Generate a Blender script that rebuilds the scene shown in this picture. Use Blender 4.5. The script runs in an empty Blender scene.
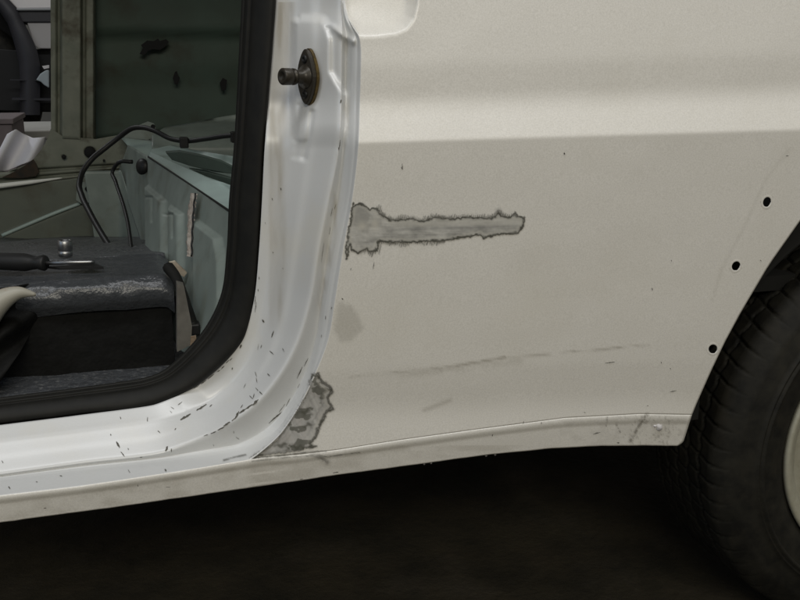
import bpy, math, random
import numpy as np
from mathutils import Vector
from mathutils.bvhtree import BVHTree

random.seed(5)
S = bpy.context.scene
COL = S.collection

# ------------------------------------------------------------------ camera
F_PX = 900.0                 # focal length in photograph pixels (800 wide)
YAW, PITCH = math.radians(17.0), math.radians(14.6)
CAM = np.array([0.0, -0.87, 0.785])
FW = np.array([math.sin(YAW)*math.cos(PITCH), math.cos(YAW)*math.cos(PITCH), -math.sin(PITCH)])
RT = np.array([math.cos(YAW), -math.sin(YAW), 0.0])
UP = np.cross(RT, FW)
cam = bpy.data.objects.new('camera', bpy.data.cameras.new('camera'))
COL.objects.link(cam)
cam.location = CAM
cam.rotation_euler = (math.pi/2-PITCH, 0, -YAW)
cam.data.sensor_width = 36.0
cam.data.lens = 36.0*F_PX/800.0
cam.data.clip_start, cam.data.clip_end = 0.02, 100
S.camera = cam

# ------------------------------------------------------------------ light
S.view_settings.view_transform = 'Standard'
S.view_settings.look = 'None'
S.view_settings.exposure = 0.0
S.view_settings.gamma = 1.0
W = bpy.data.worlds.new('World'); S.world = W
W.use_nodes = True
bg = W.node_tree.nodes['Background']
bg.inputs['Color'].default_value = (1.0, 0.955, 0.86, 1)
bg.inputs['Strength'].default_value = 0.20

def area(name, loc, target, sx, sy, power, color):
    l = bpy.data.lights.new(name, 'AREA'); l.shape = 'RECTANGLE'
    l.size, l.size_y, l.energy, l.color = sx, sy, power, color
    o = bpy.data.objects.new(name, l); COL.objects.link(o)
    o.location = loc
    o.rotation_euler = (Vector(target)-Vector(loc)).to_track_quat('-Z', 'Y').to_euler()
    return o
area('doorway_light', (-3.2, -1.0, 1.9), (0.1, 0.0, 0.5), 1.8, 1.6, 9, (0.52, 0.72, 1.0))
area('ceiling_and_fill_light', (0.1, -0.75, 2.9), (0.1, 0.1, 0.5), 3.4, 0.4, 37, (0.96, 0.975, 1.0))
area('ceiling_and_fill_light', (-0.3, -3.4, 2.6), (0.1, 0.0, 0.5), 2.4, 0.8, 51, (1.0, 0.95, 0.825))  # added fill behind the camera to brighten the side panel, no ceiling lamp
area('ceiling_and_fill_light', (-1.8, 2.9, 3.2), (-1.2, 2.9, 0.3), 1.2, 0.5, 24, (0.95, 0.97, 1.0))

# ------------------------------------------------------------------ projection helpers
def ray(px, py):
    px = np.asarray(px, float); py = np.asarray(py, float)
    return FW + ((px-400)/F_PX)[..., None]*RT + ((300-py)/F_PX)[..., None]*UP
def at(px, py, Y):
    """the point of the plane y = Y seen at this place of the photograph"""
    d = ray(px, py)
    t = (np.asarray(Y, float)-CAM[1])/d[..., 1]
    return CAM + t[..., None]*d
def at_z(px, py, Z):
    d = ray(px, py)
    t = (np.asarray(Z, float)-CAM[2])/d[..., 2]
    return CAM + t[..., None]*d
def plane3(a, b, c):
    a, b, c = map(np.asarray, (a, b, c))
    n = np.cross(b-a, c-a); n = n/np.linalg.norm(n)
    if n @ (CAM-a) < 0: n = -n
    def pos(px, py):
        d = ray(px, py)
        t = ((a-CAM) @ n)/(d @ n)
        return CAM + t[..., None]*d
    return pos, n

# ------------------------------------------------------------------ noise
def _h(ix, iy, seed):
    n = (ix.astype(np.int64)*374761393 + iy.astype(np.int64)*668265263 + seed*1442695041) & 0xffffffff
    n = ((n ^ (n >> 13))*1274126177) & 0xffffffff
    return ((n ^ (n >> 16)) & 0xffff)/65535.0
def vnoise(x, y, seed=0):
    x = np.asarray(x, float); y = np.asarray(y, float)
    ix, iy = np.floor(x), np.floor(y)
    fx, fy = x-ix, y-iy
    fx = fx*fx*(3-2*fx); fy = fy*fy*(3-2*fy)
    a = _h(ix, iy, seed); b = _h(ix+1, iy, seed); c = _h(ix, iy+1, seed); d = _h(ix+1, iy+1, seed)
    return (a*(1-fx)+b*fx)*(1-fy)+(c*(1-fx)+d*fx)*fy
def fbm(x, y, seed=0, o=4):
    s = 0; a = 0.5
    for i in range(o):
        s = s+a*vnoise(x*2**i, y*2**i, seed+i*17); a *= 0.5
    return s/(1-0.5**o)
def sstep(a, b, x):
    t = np.clip((np.asarray(x, float)-a)/(b-a), 0, 1); return t*t*(3-2*t)
def poly_sd(px, py, poly):
    """signed distance, positive inside"""
    px = np.asarray(px, float); py = np.asarray(py, float)
    P = np.array(poly, float); d = np.full(px.shape, 1e9); ins = np.zeros(px.shape, bool)
    for i in range(len(P)):
        x0, y0 = P[i]; x1, y1 = P[(i+1) % len(P)]
        ex, ey = x1-x0, y1-y0
        t = np.clip(((px-x0)*ex+(py-y0)*ey)/(ex*ex+ey*ey+1e-9), 0, 1)
        d = np.minimum(d, np.hypot(px-x0-t*ex, py-y0-t*ey))
        if y0 != y1:
            ins ^= ((y0 > py) != (y1 > py)) & (px < (x1-x0)*(py-y0)/(y1-y0)+x0)
    return np.where(ins, d, -d)
def line_d(px, py, pts):
    P = np.array(pts, float); d = np.full(np.shape(px), 1e9)
    for (x0, y0), (x1, y1) in zip(P[:-1], P[1:]):
        ex, ey = x1-x0, y1-y0
        t = np.clip(((px-x0)*ex+(py-y0)*ey)/(ex*ex+ey*ey+1e-9), 0, 1)
        d = np.minimum(d, np.hypot(px-x0-t*ex, py-y0-t*ey))
    return d

# ------------------------------------------------------------------ materials
def mat(name, color, rough=0.5, metallic=0.0, coat=0.0, mottle=0.0, mscale=20, second=None, bump=0.0, bscale=200,
        dirt=None, dirt_amt=0.0, dirt_scale=12, spec=0.5):
    m = bpy.data.materials.new(name); m.use_nodes = True
    nt = m.node_tree; N = nt.nodes; L = nt.links
    b = N['Principled BSDF']
    b.inputs['Roughness'].default_value = rough
    b.inputs['Metallic'].default_value = metallic
    b.inputs['Coat Weight'].default_value = coat
    b.inputs['Coat Roughness'].default_value = 0.2
    b.inputs['Specular IOR Level'].default_value = spec
    geo = N.new('ShaderNodeNewGeometry')
    src = None
    def noise(scale, detail=4):
        n = N.new('ShaderNodeTexNoise'); n.inputs['Scale'].default_value = scale; n.inputs['Detail'].default_value = detail
        n.inputs['Roughness'].default_value = 0.6
        L.new(geo.outputs['Position'], n.inputs['Vector']); return n
    def mix(fac, a, bcol):
        x = N.new('ShaderNodeMix'); x.data_type = 'RGBA'
        L.new(fac, x.inputs[0])
        if hasattr(a, 'links'): L.new(a, x.inputs[6])
        else: x.inputs[6].default_value = (*a, 1)
        x.inputs[7].default_value = (*bcol, 1)
        return x.outputs[2]
    def ramp(s, lo, hi, amt):
        r = N.new('ShaderNodeMapRange'); r.inputs[1].default_value = lo; r.inputs[2].default_value = hi
        r.inputs[3].default_value = 0; r.inputs[4].default_value = amt; r.clamp = True
        L.new(s, r.inputs[0]); return r.outputs[0]
    c = color
    if mottle:
        c = mix(ramp(noise(mscale).outputs[0], 0.35, 0.7, mottle), c, second or tuple(v*0.6 for v in color))
    if dirt:
        c = mix(ramp(noise(dirt_scale, 8).outputs[0], 0.52, 0.72, dirt_amt), c, dirt)
    if hasattr(c, 'links'): L.new(c, b.inputs['Base Color'])
    else: b.inputs['Base Color'].default_value = (*c, 1)
    if bump:
        bp = N.new('ShaderNodeBump'); bp.inputs['Strength'].default_value = 1.0
        bp.inputs['Distance'].default_value = bump
        L.new(noise(bscale, 3).outputs[0], bp.inputs['Height']); L.new(bp.outputs[0], b.inputs['Normal'])
    return m
PAINT = mat('white_paint', (0.76, 0.738, 0.69), rough=0.38, coat=0.35, mottle=1.0, mscale=620, second=(0.64, 0.62, 0.57), bump=0.00002, bscale=260, dirt=(0.58, 0.55, 0.46), dirt_amt=0.25, dirt_scale=5)
JPAINT_DIM = mat('white_paint_dimmed', (0.60, 0.605, 0.60), rough=0.32, coat=0.5, mottle=0.5, mscale=650, second=(0.56, 0.565, 0.56), bump=0.00003, bscale=200, dirt=(0.60, 0.56, 0.46), dirt_amt=0.3, dirt_scale=14)  # same white paint as the panel, darkened so the jamb looks less lit
JPAINT_DIM.node_tree.nodes['Principled BSDF'].inputs['Coat Roughness'].default_value = 0.28
RUBBER = mat('rubber_seal', (0.006, 0.006, 0.005), rough=0.6, mottle=0.6, mscale=60, second=(0.013, 0.0125, 0.010), spec=0.25)
PRIMER = mat('green_grey_primer', (0.235, 0.275, 0.25), rough=0.42, mottle=0.7, mscale=25, second=(0.17, 0.205, 0.185), dirt=(0.10, 0.09, 0.06), dirt_amt=0.5, dirt_scale=14)
PRIMER_L = mat('pale_primer', (0.37, 0.465, 0.43), rough=0.34, mottle=0.4, mscale=30, second=(0.27, 0.32, 0.31))
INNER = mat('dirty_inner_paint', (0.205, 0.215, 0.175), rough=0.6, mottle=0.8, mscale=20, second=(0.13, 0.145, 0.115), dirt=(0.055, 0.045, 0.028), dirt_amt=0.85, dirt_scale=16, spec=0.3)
SHADEIN = mat('inner_panel_shade', (0.062, 0.090, 0.072), rough=0.65, mottle=0.7, mscale=7, second=(0.045, 0.058, 0.045), dirt=(0.035, 0.025, 0.015), dirt_amt=0.7, dirt_scale=8, spec=0.3)  # same interior paint; the far side's shade is put into its base colour
LINER = mat('dull_green_liner', (0.115, 0.128, 0.100), rough=0.6, mottle=0.6, mscale=14, second=(0.085, 0.10, 0.085), dirt=(0.06, 0.05, 0.03), dirt_amt=0.6, dirt_scale=12)
MAT = mat('black_floor_mat', (0.052, 0.055, 0.059), rough=0.36, mottle=0.8, mscale=70, second=(0.085, 0.09, 0.098), bump=0.004, bscale=110, dirt=(0.30, 0.30, 0.29), dirt_amt=0.4, dirt_scale=150)
VINYL = mat('black_vinyl', (0.040, 0.043, 0.047), rough=0.30, mottle=0.25, mscale=120, second=(0.095, 0.10, 0.105), bump=0.0024, bscale=75)
SIDEV = mat('black_box_side', (0.0035, 0.0035, 0.003), rough=0.8, mottle=0.5, mscale=60, second=(0.009, 0.009, 0.008), spec=0.25, bump=0.004, bscale=30)
STEEL = mat('chrome_steel', (0.32, 0.32, 0.32), rough=0.36, metallic=1.0)
BRONZE = mat('blackened_steel', (0.040, 0.034, 0.025), rough=0.38, metallic=0.4, mottle=0.8, mscale=220, second=(0.030, 0.026, 0.02))
BRASS = mat('brassy_edge', (0.16, 0.11, 0.035), rough=0.4, metallic=0.7, mottle=0.9, mscale=150, second=(0.04, 0.03, 0.015))
TYRE = mat('tyre_rubber', (0.008, 0.0078, 0.0065), rough=0.65, mottle=0.7, mscale=40, second=(0.026, 0.024, 0.018), spec=0.22, dirt=(0.030, 0.026, 0.018), dirt_amt=0.5, dirt_scale=25)
RIMM = mat('rim_paint', (0.36, 0.35, 0.28), rough=0.45, mottle=0.5, mscale=60, second=(0.22, 0.20, 0.14))
UNDER = mat('underbody_black', (0.005, 0.005, 0.004), rough=0.9)
CONC = mat('dark_concrete', (0.045, 0.037, 0.022), rough=0.75, mottle=1.0, mscale=9, second=(0.018, 0.016, 0.010), bump=0.003, bscale=60, dirt=(0.075, 0.065, 0.05), dirt_amt=0.5, dirt_scale=5)
WALLM = mat('workshop_wall', (0.20, 0.20, 0.19), rough=0.8, mottle=0.4, mscale=3)
PAPER = mat('white_paper', (0.80, 0.80, 0.86), rough=0.7)
CREAM = mat('cream_metal', (0.36, 0.345, 0.29), rough=0.45, dirt=(0.25, 0.10, 0.03), dirt_amt=0.7, dirt_scale=22)
RUST = mat('rusty_scrap', (0.30, 0.24, 0.17), rough=0.7, mottle=0.8, mscale=90, second=(0.13, 0.07, 0.035))
SEALER = mat('seam_sealer', (0.46, 0.42, 0.37), rough=0.7, mottle=0.9, mscale=120, second=(0.22, 0.17, 0.13), bump=0.002, bscale=220)
BLACKP = mat('black_plastic', (0.010, 0.010, 0.010), rough=0.5, spec=0.35)
CHARC = mat('charcoal_trim', (0.022, 0.022, 0.028), rough=0.5)
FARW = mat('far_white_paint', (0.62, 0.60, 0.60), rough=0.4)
PINK = mat('dull_mauve_card', (0.20, 0.17, 0.18), rough=0.8, mottle=0.5, mscale=20)
DEC = bpy.data.materials.new('worn_paint'); DEC.use_nodes = True
_n = DEC.node_tree.nodes; _l = DEC.node_tree.links
_a = _n.new('ShaderNodeAttribute'); _a.attribute_name = 'wear'
_b = _n['Principled BSDF']; _b.inputs['Roughness'].default_value = 0.55
_l.new(_a.outputs['Color'], _b.inputs['Base Color']); _l.new(_a.outputs['Alpha'], _b.inputs['Alpha'])
CHIP = mat('bare_chip', (0.085, 0.08, 0.065), rough=0.7)

# ------------------------------------------------------------------ mesh helpers
def link(name, verts, faces, m, parent=None, smooth=True):
    me = bpy.data.meshes.new(name)
    me.from_pydata([tuple(map(float, v)) for v in verts], [], [tuple(map(int, f)) for f in faces])
    if smooth: me.polygons.foreach_set('use_smooth', [True]*len(me.polygons))
    me.materials.append(m); me.update()
    o = bpy.data.objects.new(name, me); COL.objects.link(o)
    if parent is not None: o.parent = parent
    return o
def grid_faces(nr, nc, wrap=False):
    f = []
    for i in range(nr-1):
        for j in range(nc-1 if not wrap else nc):
            k = (j+1) % nc
            f.append((i*nc+j, (i+1)*nc+j, (i+1)*nc+k, i*nc+k))
    return f
def thick(o, t, offset=-1):
    """gives the sheet its thickness on the side turned away from the camera"""
    me = o.data; acc = 0.0
    for p in (me.polygons[i] for i in range(0, len(me.polygons), max(1, len(me.polygons)//400))):
        acc += p.normal.dot((Vector(CAM)-p.center).normalized())*p.area
    if acc < 0: me.flip_normals()
    offset = -1
    md = o.modifiers.new('thickness', 'SOLIDIFY'); md.thickness = t; md.offset = offset; md.use_rim = True
    return o
def resample(pts, n):
    P = np.array(pts, float)
    s = np.r_[0, np.cumsum(np.linalg.norm(np.diff(P, axis=0), axis=1))]
    t = np.linspace(0, s[-1], n)
    return np.stack([np.interp(t, s, P[:, k]) for k in range(P.shape[1])], 1)
def catmull(pts, n):
    P = np.array(pts, float)
    s = np.r_[0, np.cumsum(np.linalg.norm(np.diff(P[:, :2], axis=0), axis=1)+1e-6)]
    m = np.zeros_like(P)
    d = np.diff(P, axis=0)/np.diff(s)[:, None]
    m[0], m[-1] = d[0], d[-1]
    w = np.diff(s)
    m[1:-1] = (d[:-1]*w[1:, None]+d[1:]*w[:-1, None])/(w[1:]+w[:-1])[:, None]
    t = np.linspace(0, s[-1], n); i = np.clip(np.searchsorted(s, t, 'right')-1, 0, len(s)-2)
    h = (s[i+1]-s[i]); u = ((t-s[i])/h)[:, None]; h = h[:, None]
    return (2*u**3-3*u**2+1)*P[i]+(u**3-2*u**2+u)*h*m[i]+(-2*u**3+3*u**2)*P[i+1]+(u**3-u**2)*h*m[i+1]
def sheet(name, top, bot, nu, nv, pos, m, parent, t=0.0015, disp=None):
    """a sheet spanned between two polylines; pos turns photograph coordinates into points of its surface"""
    A, B = resample(top, nu), resample(bot, nu)
    v = np.linspace(0, 1, nv)[:, None, None]
    G = A[None]*(1-v)+B[None]*v
    P = pos(G[..., 0], G[..., 1])
    if disp is not None:
        h, n = disp(G[..., 0], G[..., 1]); P = P+h[..., None]*np.asarray(n)
    o = link(name, P.reshape(-1, 3), grid_faces(nv, nu), m, parent)
    if t: thick(o, t, -1)
    return o
def tube(name, pts, r, m, parent=None, seg=10, smoothn=None):
    P = catmull(pts, smoothn) if smoothn else np.array(pts, float)
    n = len(P); R = r if hasattr(r, '__len__') else [r]*n
    R = np.interp(np.linspace(0, 1, n), np.linspace(0, 1, len(R)), R)
    V = []; prev = None
    for i in range(n):
        t = P[min(i+1, n-1)]-P[max(i-1, 0)]; t = t/np.linalg.norm(t)
        if prev is None:
            a = np.cross(t, [0, 0, 1.0]);
            if np.linalg.norm(a) < .1: a = np.cross(t, [0, 1.0, 0])
        else: a = prev-(prev @ t)*t
        a /= np.linalg.norm(a); prev = a; b = np.cross(t, a)
        for k in range(seg):
            w = 2*math.pi*k/seg; V.append(P[i]+R[i]*(math.cos(w)*a+math.sin(w)*b))
    Fc = grid_faces(n, seg, True); Fc.append(tuple(range(seg))); Fc.append(tuple(range((n-1)*seg, n*seg))[::-1])
    return link(name, V, Fc, m, parent)
def lathe(name, prof, origin, axis, side, m, parent=None, seg=32, close=False):
    """prof: list of (distance along axis, radius)"""
    axis = np.array(axis, float)/np.linalg.norm(axis); a = np.array(side, float); a -= (a @ axis)*axis; a /= np.linalg.norm(a)
    b = np.cross(axis, a); V = []
    for (d, r) in prof:
        for k in range(seg):
            w = 2*math.pi*k/seg; V.append(np.array(origin)+axis*d+r*(math.cos(w)*a+math.sin(w)*b))
    n = len(prof); Fc = grid_faces(n, seg, True)
    if close: Fc += [tuple(range(seg)), tuple(range((n-1)*seg, n*seg))[::-1]]
    return link(name, V, Fc, m, parent)
def prism(name, pts, vec, m, parent=None, bevel=0.0):
    pts = [np.array(p, float) for p in pts]; n = len(pts); vec = np.array(vec, float)
    V = pts+[p+vec for p in pts]
    Fc = [tuple(range(n)), tuple(range(n, 2*n))[::-1]]+[(i, i+n, (i+1) % n+n, (i+1) % n) for i in range(n)]
    o = link(name, V, Fc, m, parent, smooth=False)
    if bevel:
        b = o.modifiers.new('bevel', 'BEVEL'); b.width = bevel; b.segments = 2; b.limit_method = 'ANGLE'
    return o
def box(name, lo, hi, m, parent=None, bevel=0.0):
    (x0, y0, z0), (x1, y1, z1) = lo, hi
    return prism(name, [(x0, y0, z0), (x1, y0, z0), (x1, y1, z0), (x0, y1, z0)], (0, 0, z1-z0), m, parent, bevel)
def thing(name, label, cat, loc=(0, 0, 0)):
    o = bpy.data.objects.new(name, None); COL.objects.link(o)
    o['label'] = label; o['category'] = cat
    return o
def structure(o, label=None):
    o['kind'] = 'structure'
    if label: o['label'] = label
    return o

# ------------------------------------------------------------------ setting
structure(prism('floor', [(-8, -5, 0), (8, -5, 0), (8, 9, 0), (-8, 9, 0)], (0, 0, -0.2), CONC), 'dark oily workshop floor under the car')
structure(box('wall', (-8, 7.0, 0.002), (8, 7.2, 3.4), WALLM), 'grey workshop wall beyond the far door opening')

CAR = thing('car', 'white car body under repair, door removed, with grey sanded repair patches', 'car')

# ------------------------------------------------------------------ side of the car: how far in the skin lies at each place
def crease(px): return np.interp(px, [200, 360, 800, 1000], [147, 143, 130, 124])
POCKET = [(320, -200), (416, -200), (416, -20), (415, 5), (412, 18), (405, 28), (395, 33), (378, 35.5), (364, 36), (356, 35), (340, 20)]
def skinY(px, py):
    v = py-crease(px)
    k = 1/900.0
    # slopes: dY/dv (positive v is down)
    vv = np.linspace(-330, 420, 1501)
    s = np.zeros_like(vv)
    up = 0.10*(1-sstep(-80, -72, vv)) + (-0.0)*1
    sl = -(0.09*(1-sstep(-86, -66, vv)) + 0.42*sstep(-52, -22, vv)*(1-sstep(-2.5, 1.5, vv))) + 0.06*sstep(-1, 2.5, vv) + 0.05*sstep(222, 234, vv) - 0.17*sstep(250, 285, vv)
    Yv = np.cumsum(sl)*(vv[1]-vv[0])*k
    Yv -= np.interp(0, vv, Yv)
    Y = np.interp(v, vv, Yv)
    sd = poly_sd(px, py, POCKET)
    Y = Y+0.010*sstep(-3, 13, sd)+0.00115*np.clip(33-py, 0, 60)*sstep(-3.0, 10, sd)
    return Y+0.0011*(fbm(px/75, py/55, 63, 2)-0.5)*sstep(0, 12, -sd)

# rails of the door surround, from the seal outward; top of pillar -> round the corner -> along the sill
R0 = [(283,-120),(276,0),(272.5,50),(268.5,100),(264.5,150),(262,200),(259,250),(254,300),(243,340),(228,359),(213,373),(195,387),(178,395.5),(155,404.5),(80,415),(0,425),(-120,441)]
R1 = [(302,-120),(292,0),(291,50),(289,100),(285,150),(279,200),(274,250),(267,300),(258,337),(246,364),(228,386),(208,402),(188,411),(158,420),(80,431),(0,441),(-120,457)]
R2 = [(341,-120),(341,0),(341,50),(340.5,100),(338,150),(328,200),(318,250),(310,300),(298,340),(282,371),(262,397),(240,416),(212,433),(165,452),(80,463),(0,474),(-120,490)]
R3 = [(342.5,-120),(342,0),(346,50),(345,100),(343,150),(337,200),(328,250),(321,300),(315,340),(306,370),(290,401),(270,425),(236,444),(170,455.5),(80,465.5),(0,476),(-120,492)]
R4 = [(344,-120),(343,0),(352,50),(351,100),(350,150),(345,200),(334,250),(326,300),(320,340),(310,374),(295,403),(277,430),(244,447),(172,458.5),(80,468.5),(0,478.5),(-120,495)]
R5 = [(346,-120),(344.5,0),(361,50),(360,100),(358,150),(352,200),(343,250),(335,300),(328,340),(314,376),(299.5,405),(283,434),(262,458),(180,471),(80,486),(0,495.5),(-120,511)]
def ins(R, i, p): R.insert(i, p)
R5[11] = (280,433.5); R5[12] = (250,459)
for R, p in zip((R0, R1, R2, R3, R4, R5), ((187,391.3),(198,407),(226,425.5),(254,436),(261.5,440),(266,447))): ins(R, 12, p)
for R, p in zip((R0, R1, R2, R3, R4, R5), ((273.5,34),(291.5,34),(341.5,34),(346.5,34),(352,35),(359,37))): ins(R, 2, p)
for R, p in zip((R0, R1, R2, R3, R4, R5), ((275,17),(292,17),(341,17),(343,18),(345.5,19),(349,19))): ins(R, 2, p)
# depth behind the outer skin for each rail, on the pillar and on the sill
DP = [0.090, 0.086, 0.0185, 0.0275, 0.0125, 0.0]
DS = [0.088, 0.072, 0.043, 0.046, 0.043, 0.0]
NST = len(R0)
NS = 420
rails = [catmull(R, NS) for R in (R0, R1, R2, R3, R4, R5)]
# common station parameter
par = []
rl = []
for i, R in enumerate((R0, R1, R2, R3, R4, R5)):
    P = np.array(R, float)
    ks = np.arange(NST)
    # blend by station index with catmull on index
    m = np.zeros_like(P); m[1:-1] = (P[2:]-P[:-2])/2; m[0] = P[1]-P[0]; m[-1] = P[-1]-P[-2]
    # limit tangents where spacing differs
    d = np.diff(P, axis=0); L = np.linalg.norm(d, axis=1)
    for j in range(1, NST-1):
        m[j] = (d[j-1]/L[j-1]*L[j] + d[j]/L[j]*L[j-1])/(L[j]+L[j-1]) * min(L[j-1], L[j]) if min(L[j-1], L[j]) > 0 else 0
    # station samples: denser where stations are long
    if i == 0:
        Lr = np.linalg.norm(np.diff(np.array(R3, float), axis=0), axis=1)
        tt = []
        for j in range(NST-1):
            n = max(4, int(Lr[j]/1.6)); tt += list(j+np.arange(n)/n)
        tt.append(NST-1); tt = np.array(tt)
    k = np.clip(tt.astype(int), 0, NST-2); u = (tt-k)[:, None]
    rl.append((2*u**3-3*u**2+1)*P[k]+(u**3-2*u**2+u)*m[k]+(-2*u**3+3*u**2)*P[k+1]+(u**3-u**2)*m[k+1])
rl = np.array(rl)                    # 6 x T x 2
T = rl.shape[1]
w = sstep(11.5, 17.0, tt)
base = skinY(rl[5, :, 0], np.minimum(rl[5, :, 1], 460))
pk = sstep(30, 14, rl[5, :, 1]) if False else 1-sstep(14, 36, rl[5, :, 1])   # beside the pocket the outer rails sink in
Yr = np.zeros((6, T))
flat = np.where(tt > 13.5, 1, 0)
baseflat = base*(1-w)+np.interp(0.0, [0], [0])*w
for i in range(6):
    off = DP[i]*(1-w)+DS[i]*w
    skin0 = skinY(rl[5, :, 0]+25, np.clip(rl[5, :, 1], 60, 460))*(1-w)+0.012*w
    Yr[i] = skin0+off
# outer rail rides on the skin itself
Yr[5] = base*(1-w)+0.012*w
Yr[5] = np.where(rl[5, :, 1] < 40, skinY(rl[5, :, 0], rl[5, :, 1]), Yr[5])
for i in (3, 4): Yr[i] = Yr[i]*(1-pk)+np.maximum(Yr[5], Yr[i]+0.012)*pk
Yr[2] += 0.016*pk

# pressed shapes round the striker
PAD = [(296,22),(318,21),(326,24),(330,38),(331,70),(334,76),(344,92),(344,124),(318,132),(306,130),(300,112),(295,100)]
RIDGE2 = [(300,103),(312,112),(310,132),(304,158),(296,156),(293,140)]
def emboss(px, py):
    sd = poly_sd(px, py, [(297,23),(320,23),(325,30),(328,40),(328,72),(334,83),(343,96),(343,150),(298,150),(296,100)])
    Wd = np.where((py < 26), 11.0, 6.5)
    Wd = np.where(px < 300, 7.0, Wd)
    h = 0.0085*(1-sstep(0, 1, (-sd+0.5)/Wd))*(1-sstep(122, 150, py))
    d = line_d(px, py, [(333,28),(342,34),(352,41)])
    h = h+0.0050*np.exp(-(d/3.6)**2)
    h2 = 0
    d = line_d(px, py, [(299,105),(295,140)])
    h3 = -0.0024*np.exp(-(d/2.0)**2)
    d = line_d(px, py, [(312,112),(309,135),(304,158)])
    h4 = -0.0036*np.exp(-(d/2.6)**2)
    d5 = poly_sd(px, py, [(296,141),(306,141),(304,160),(293,158)])
    return h+h3+h4-0.002*sstep(-3, 3, d5)-h2*0.6

NC = 76
secpos = np.linspace(0, 1, NC)
G = np.zeros((T, NC, 3))
for t in range(T):
    P = np.stack([rl[:, t, 0], rl[:, t, 1], Yr[:, t]], 1)
    s = np.r_[0, np.cumsum(np.hypot(np.diff(P[:, 0]), np.diff(P[:, 1])))]
    s /= s[-1]
    # keep samples on each rail: piecewise parameter
    cnt = [12, 28, 10, 10, 15]
    us = np.concatenate([[a+(b-a)*k/n for k in range(n)] for a, b, n in zip(s[:-1], s[1:], cnt)]+[[1.0]])
    for c in range(3): G[t, :, c] = np.interp(us, s, P[:, c])
Y = G[..., 2].copy()
kk = np.arange(NC)
rib = 0.0030*(sstep(24, 27, kk)-sstep(27, 40, kk)) - 0.0022*np.exp(-((kk-12)/2.2)**2) + 0.0016*np.exp(-((kk-69)/1.5)**2)
Y = Y+rib[None]*(1-0.92*sstep(9.5, 13.5, tt))[:, None]
for it in range(4):                                            # round the folds
    Yn = Y.copy(); Yn[:, 1:-1] = (Y[:, :-2]+2*Y[:, 1:-1]+Y[:, 2:])/4; Y = Yn
# rolled outer edge
wt = sstep(0, 14, NC-1-np.arange(NC))[None]*np.ones((T-2, 1))
for it in range(45):
    Yn = (Y[:-2]+2*Y[1:-1]+Y[2:])/4; Y[1:-1] += (Yn-Y[1:-1])*wt
    for c in (0, 1):
        g_ = G[..., c]; gn = (g_[:-2]+2*g_[1:-1]+g_[2:])/4
        if it < 12: g_[1:-1] += (gn-g_[1:-1])*wt
for it in range(3):
    Yn = Y.copy(); Yn[1:-1] = (Y[:-2]+2*Y[1:-1]+Y[2:])/4; Yn[:, -1] = Y[:, -1]; Y = Yn
Y = Y-emboss(G[..., 0], G[..., 1])*sstep(0, 5, 70-np.arange(NC))[None]*sstep(0, 6, np.arange(NC))[None]
P = at(G[..., 0], G[..., 1], Y)
jamb = link('door_surround', P.reshape(-1, 3), grid_faces(T, NC), JPAINT_DIM, CAR)
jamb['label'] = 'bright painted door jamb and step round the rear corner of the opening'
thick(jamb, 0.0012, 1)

# ------------------------------------------------------------------ rear quarter panel
def fold(px): return np.interp(px, [-120,0,80,180,262,300,340,400,480,565,640,700], [511,495.5,486,471,457.4,454.5,449.5,440,429,418,414,415])
def bottom(px): return np.interp(px, [-120,0,120,200,280,340,360,434,490,550,600,640,678,690], [540,522.5,506.5,495,483.5,474.5,472,462,454.5,448.5,446,445.5,446,446])
def left_edge(y):
    e = rl[5][rl[5, :, 1] < 459.01]
    return np.interp(y, e[:, 1], e[:, 0])
TOP = -300.0
ARCH = [(-300, 905),(60, 905),(135, 880),(165,850),(190,827),(221,800),(260,772.5),(270,766),(292,753),(314,740),(342,725),(370,711.6),(387,704),(404,696.5),(415,692)]
def right_edge(y): a = np.array(ARCH, float); return np.interp(y, a[:, 0], a[:, 1])
NU, NV = 300, 400
v = np.linspace(0, 1, NV)
v = np.where(v < 0.12, v/0.12*0.28, 0.28+(v-0.12)/0.88*0.72)
yL = TOP+(459-TOP)*v; yR = TOP+(415-TOP)*v
xL = left_edge(np.maximum(yL, -120)); xR = right_edge(yR)
ug = np.linspace(0, 1, NU); ug = ug*0.55+0.45*ug**1.6
PX = xL[:, None]*(1-ug)+xR[:, None]*ug
PY = yL[:, None]*(1-ug)+yR[:, None]*ug
lin = 459*(1-ug)+415*ug
PY = PY+(fold(PX[-1])-lin)[None]*(sstep(0.55, 1, v)[:, None])
HOLES = [((767, 202), 3.9, 5.1, -0.35), ((736, 266), 4.0, 4.9, -0.55), ((713, 349), 4.4, 4.6, -0.5)]
rem = np.zeros(PX.shape, bool)
for (cx, cy), a, b, ang in HOLES:
    ca, sa = math.cos(ang), math.sin(ang)
    dx, dy = PX-cx, PY-cy
    ex, ey = (dx*ca-dy*sa)/a, (dx*sa+dy*ca)/b
    r = np.hypot(ex, ey)
    near = (r > 0.75) & (r < 1.35)
    sc = np.where(near, 1/np.maximum(r, .01), 1)
    # pull the ring of vertices nearest to the rim onto it
    inside = r < 0.75
    ring = np.zeros_like(inside)
    cellin = r < 1.0
    grow = cellin.copy(); grow[1:] |= cellin[:-1]; grow[:-1] |= cellin[1:]; grow[:, 1:] |= cellin[:, :-1]; grow[:, :-1] |= cellin[:, 1:]
    ring = grow & ~cellin
    nx, ny = ex/np.maximum(r, .01), ey/np.maximum(r, .01)
    wx, wy = nx*a, ny*b
    PX = np.where(ring, cx+wx*ca+wy*sa, PX); PY = np.where(ring, cy-wx*sa+wy*ca, PY)
    rem |= cellin
SY = skinY(PX, PY)
edge = np.minimum(ug[None]*(xR-xL)[:, None], 1e9)
P = at(PX, PY, SY)
fc = [f for f in grid_faces(NV, NU) if not any(rem.flat[i] for i in f)]
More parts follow.
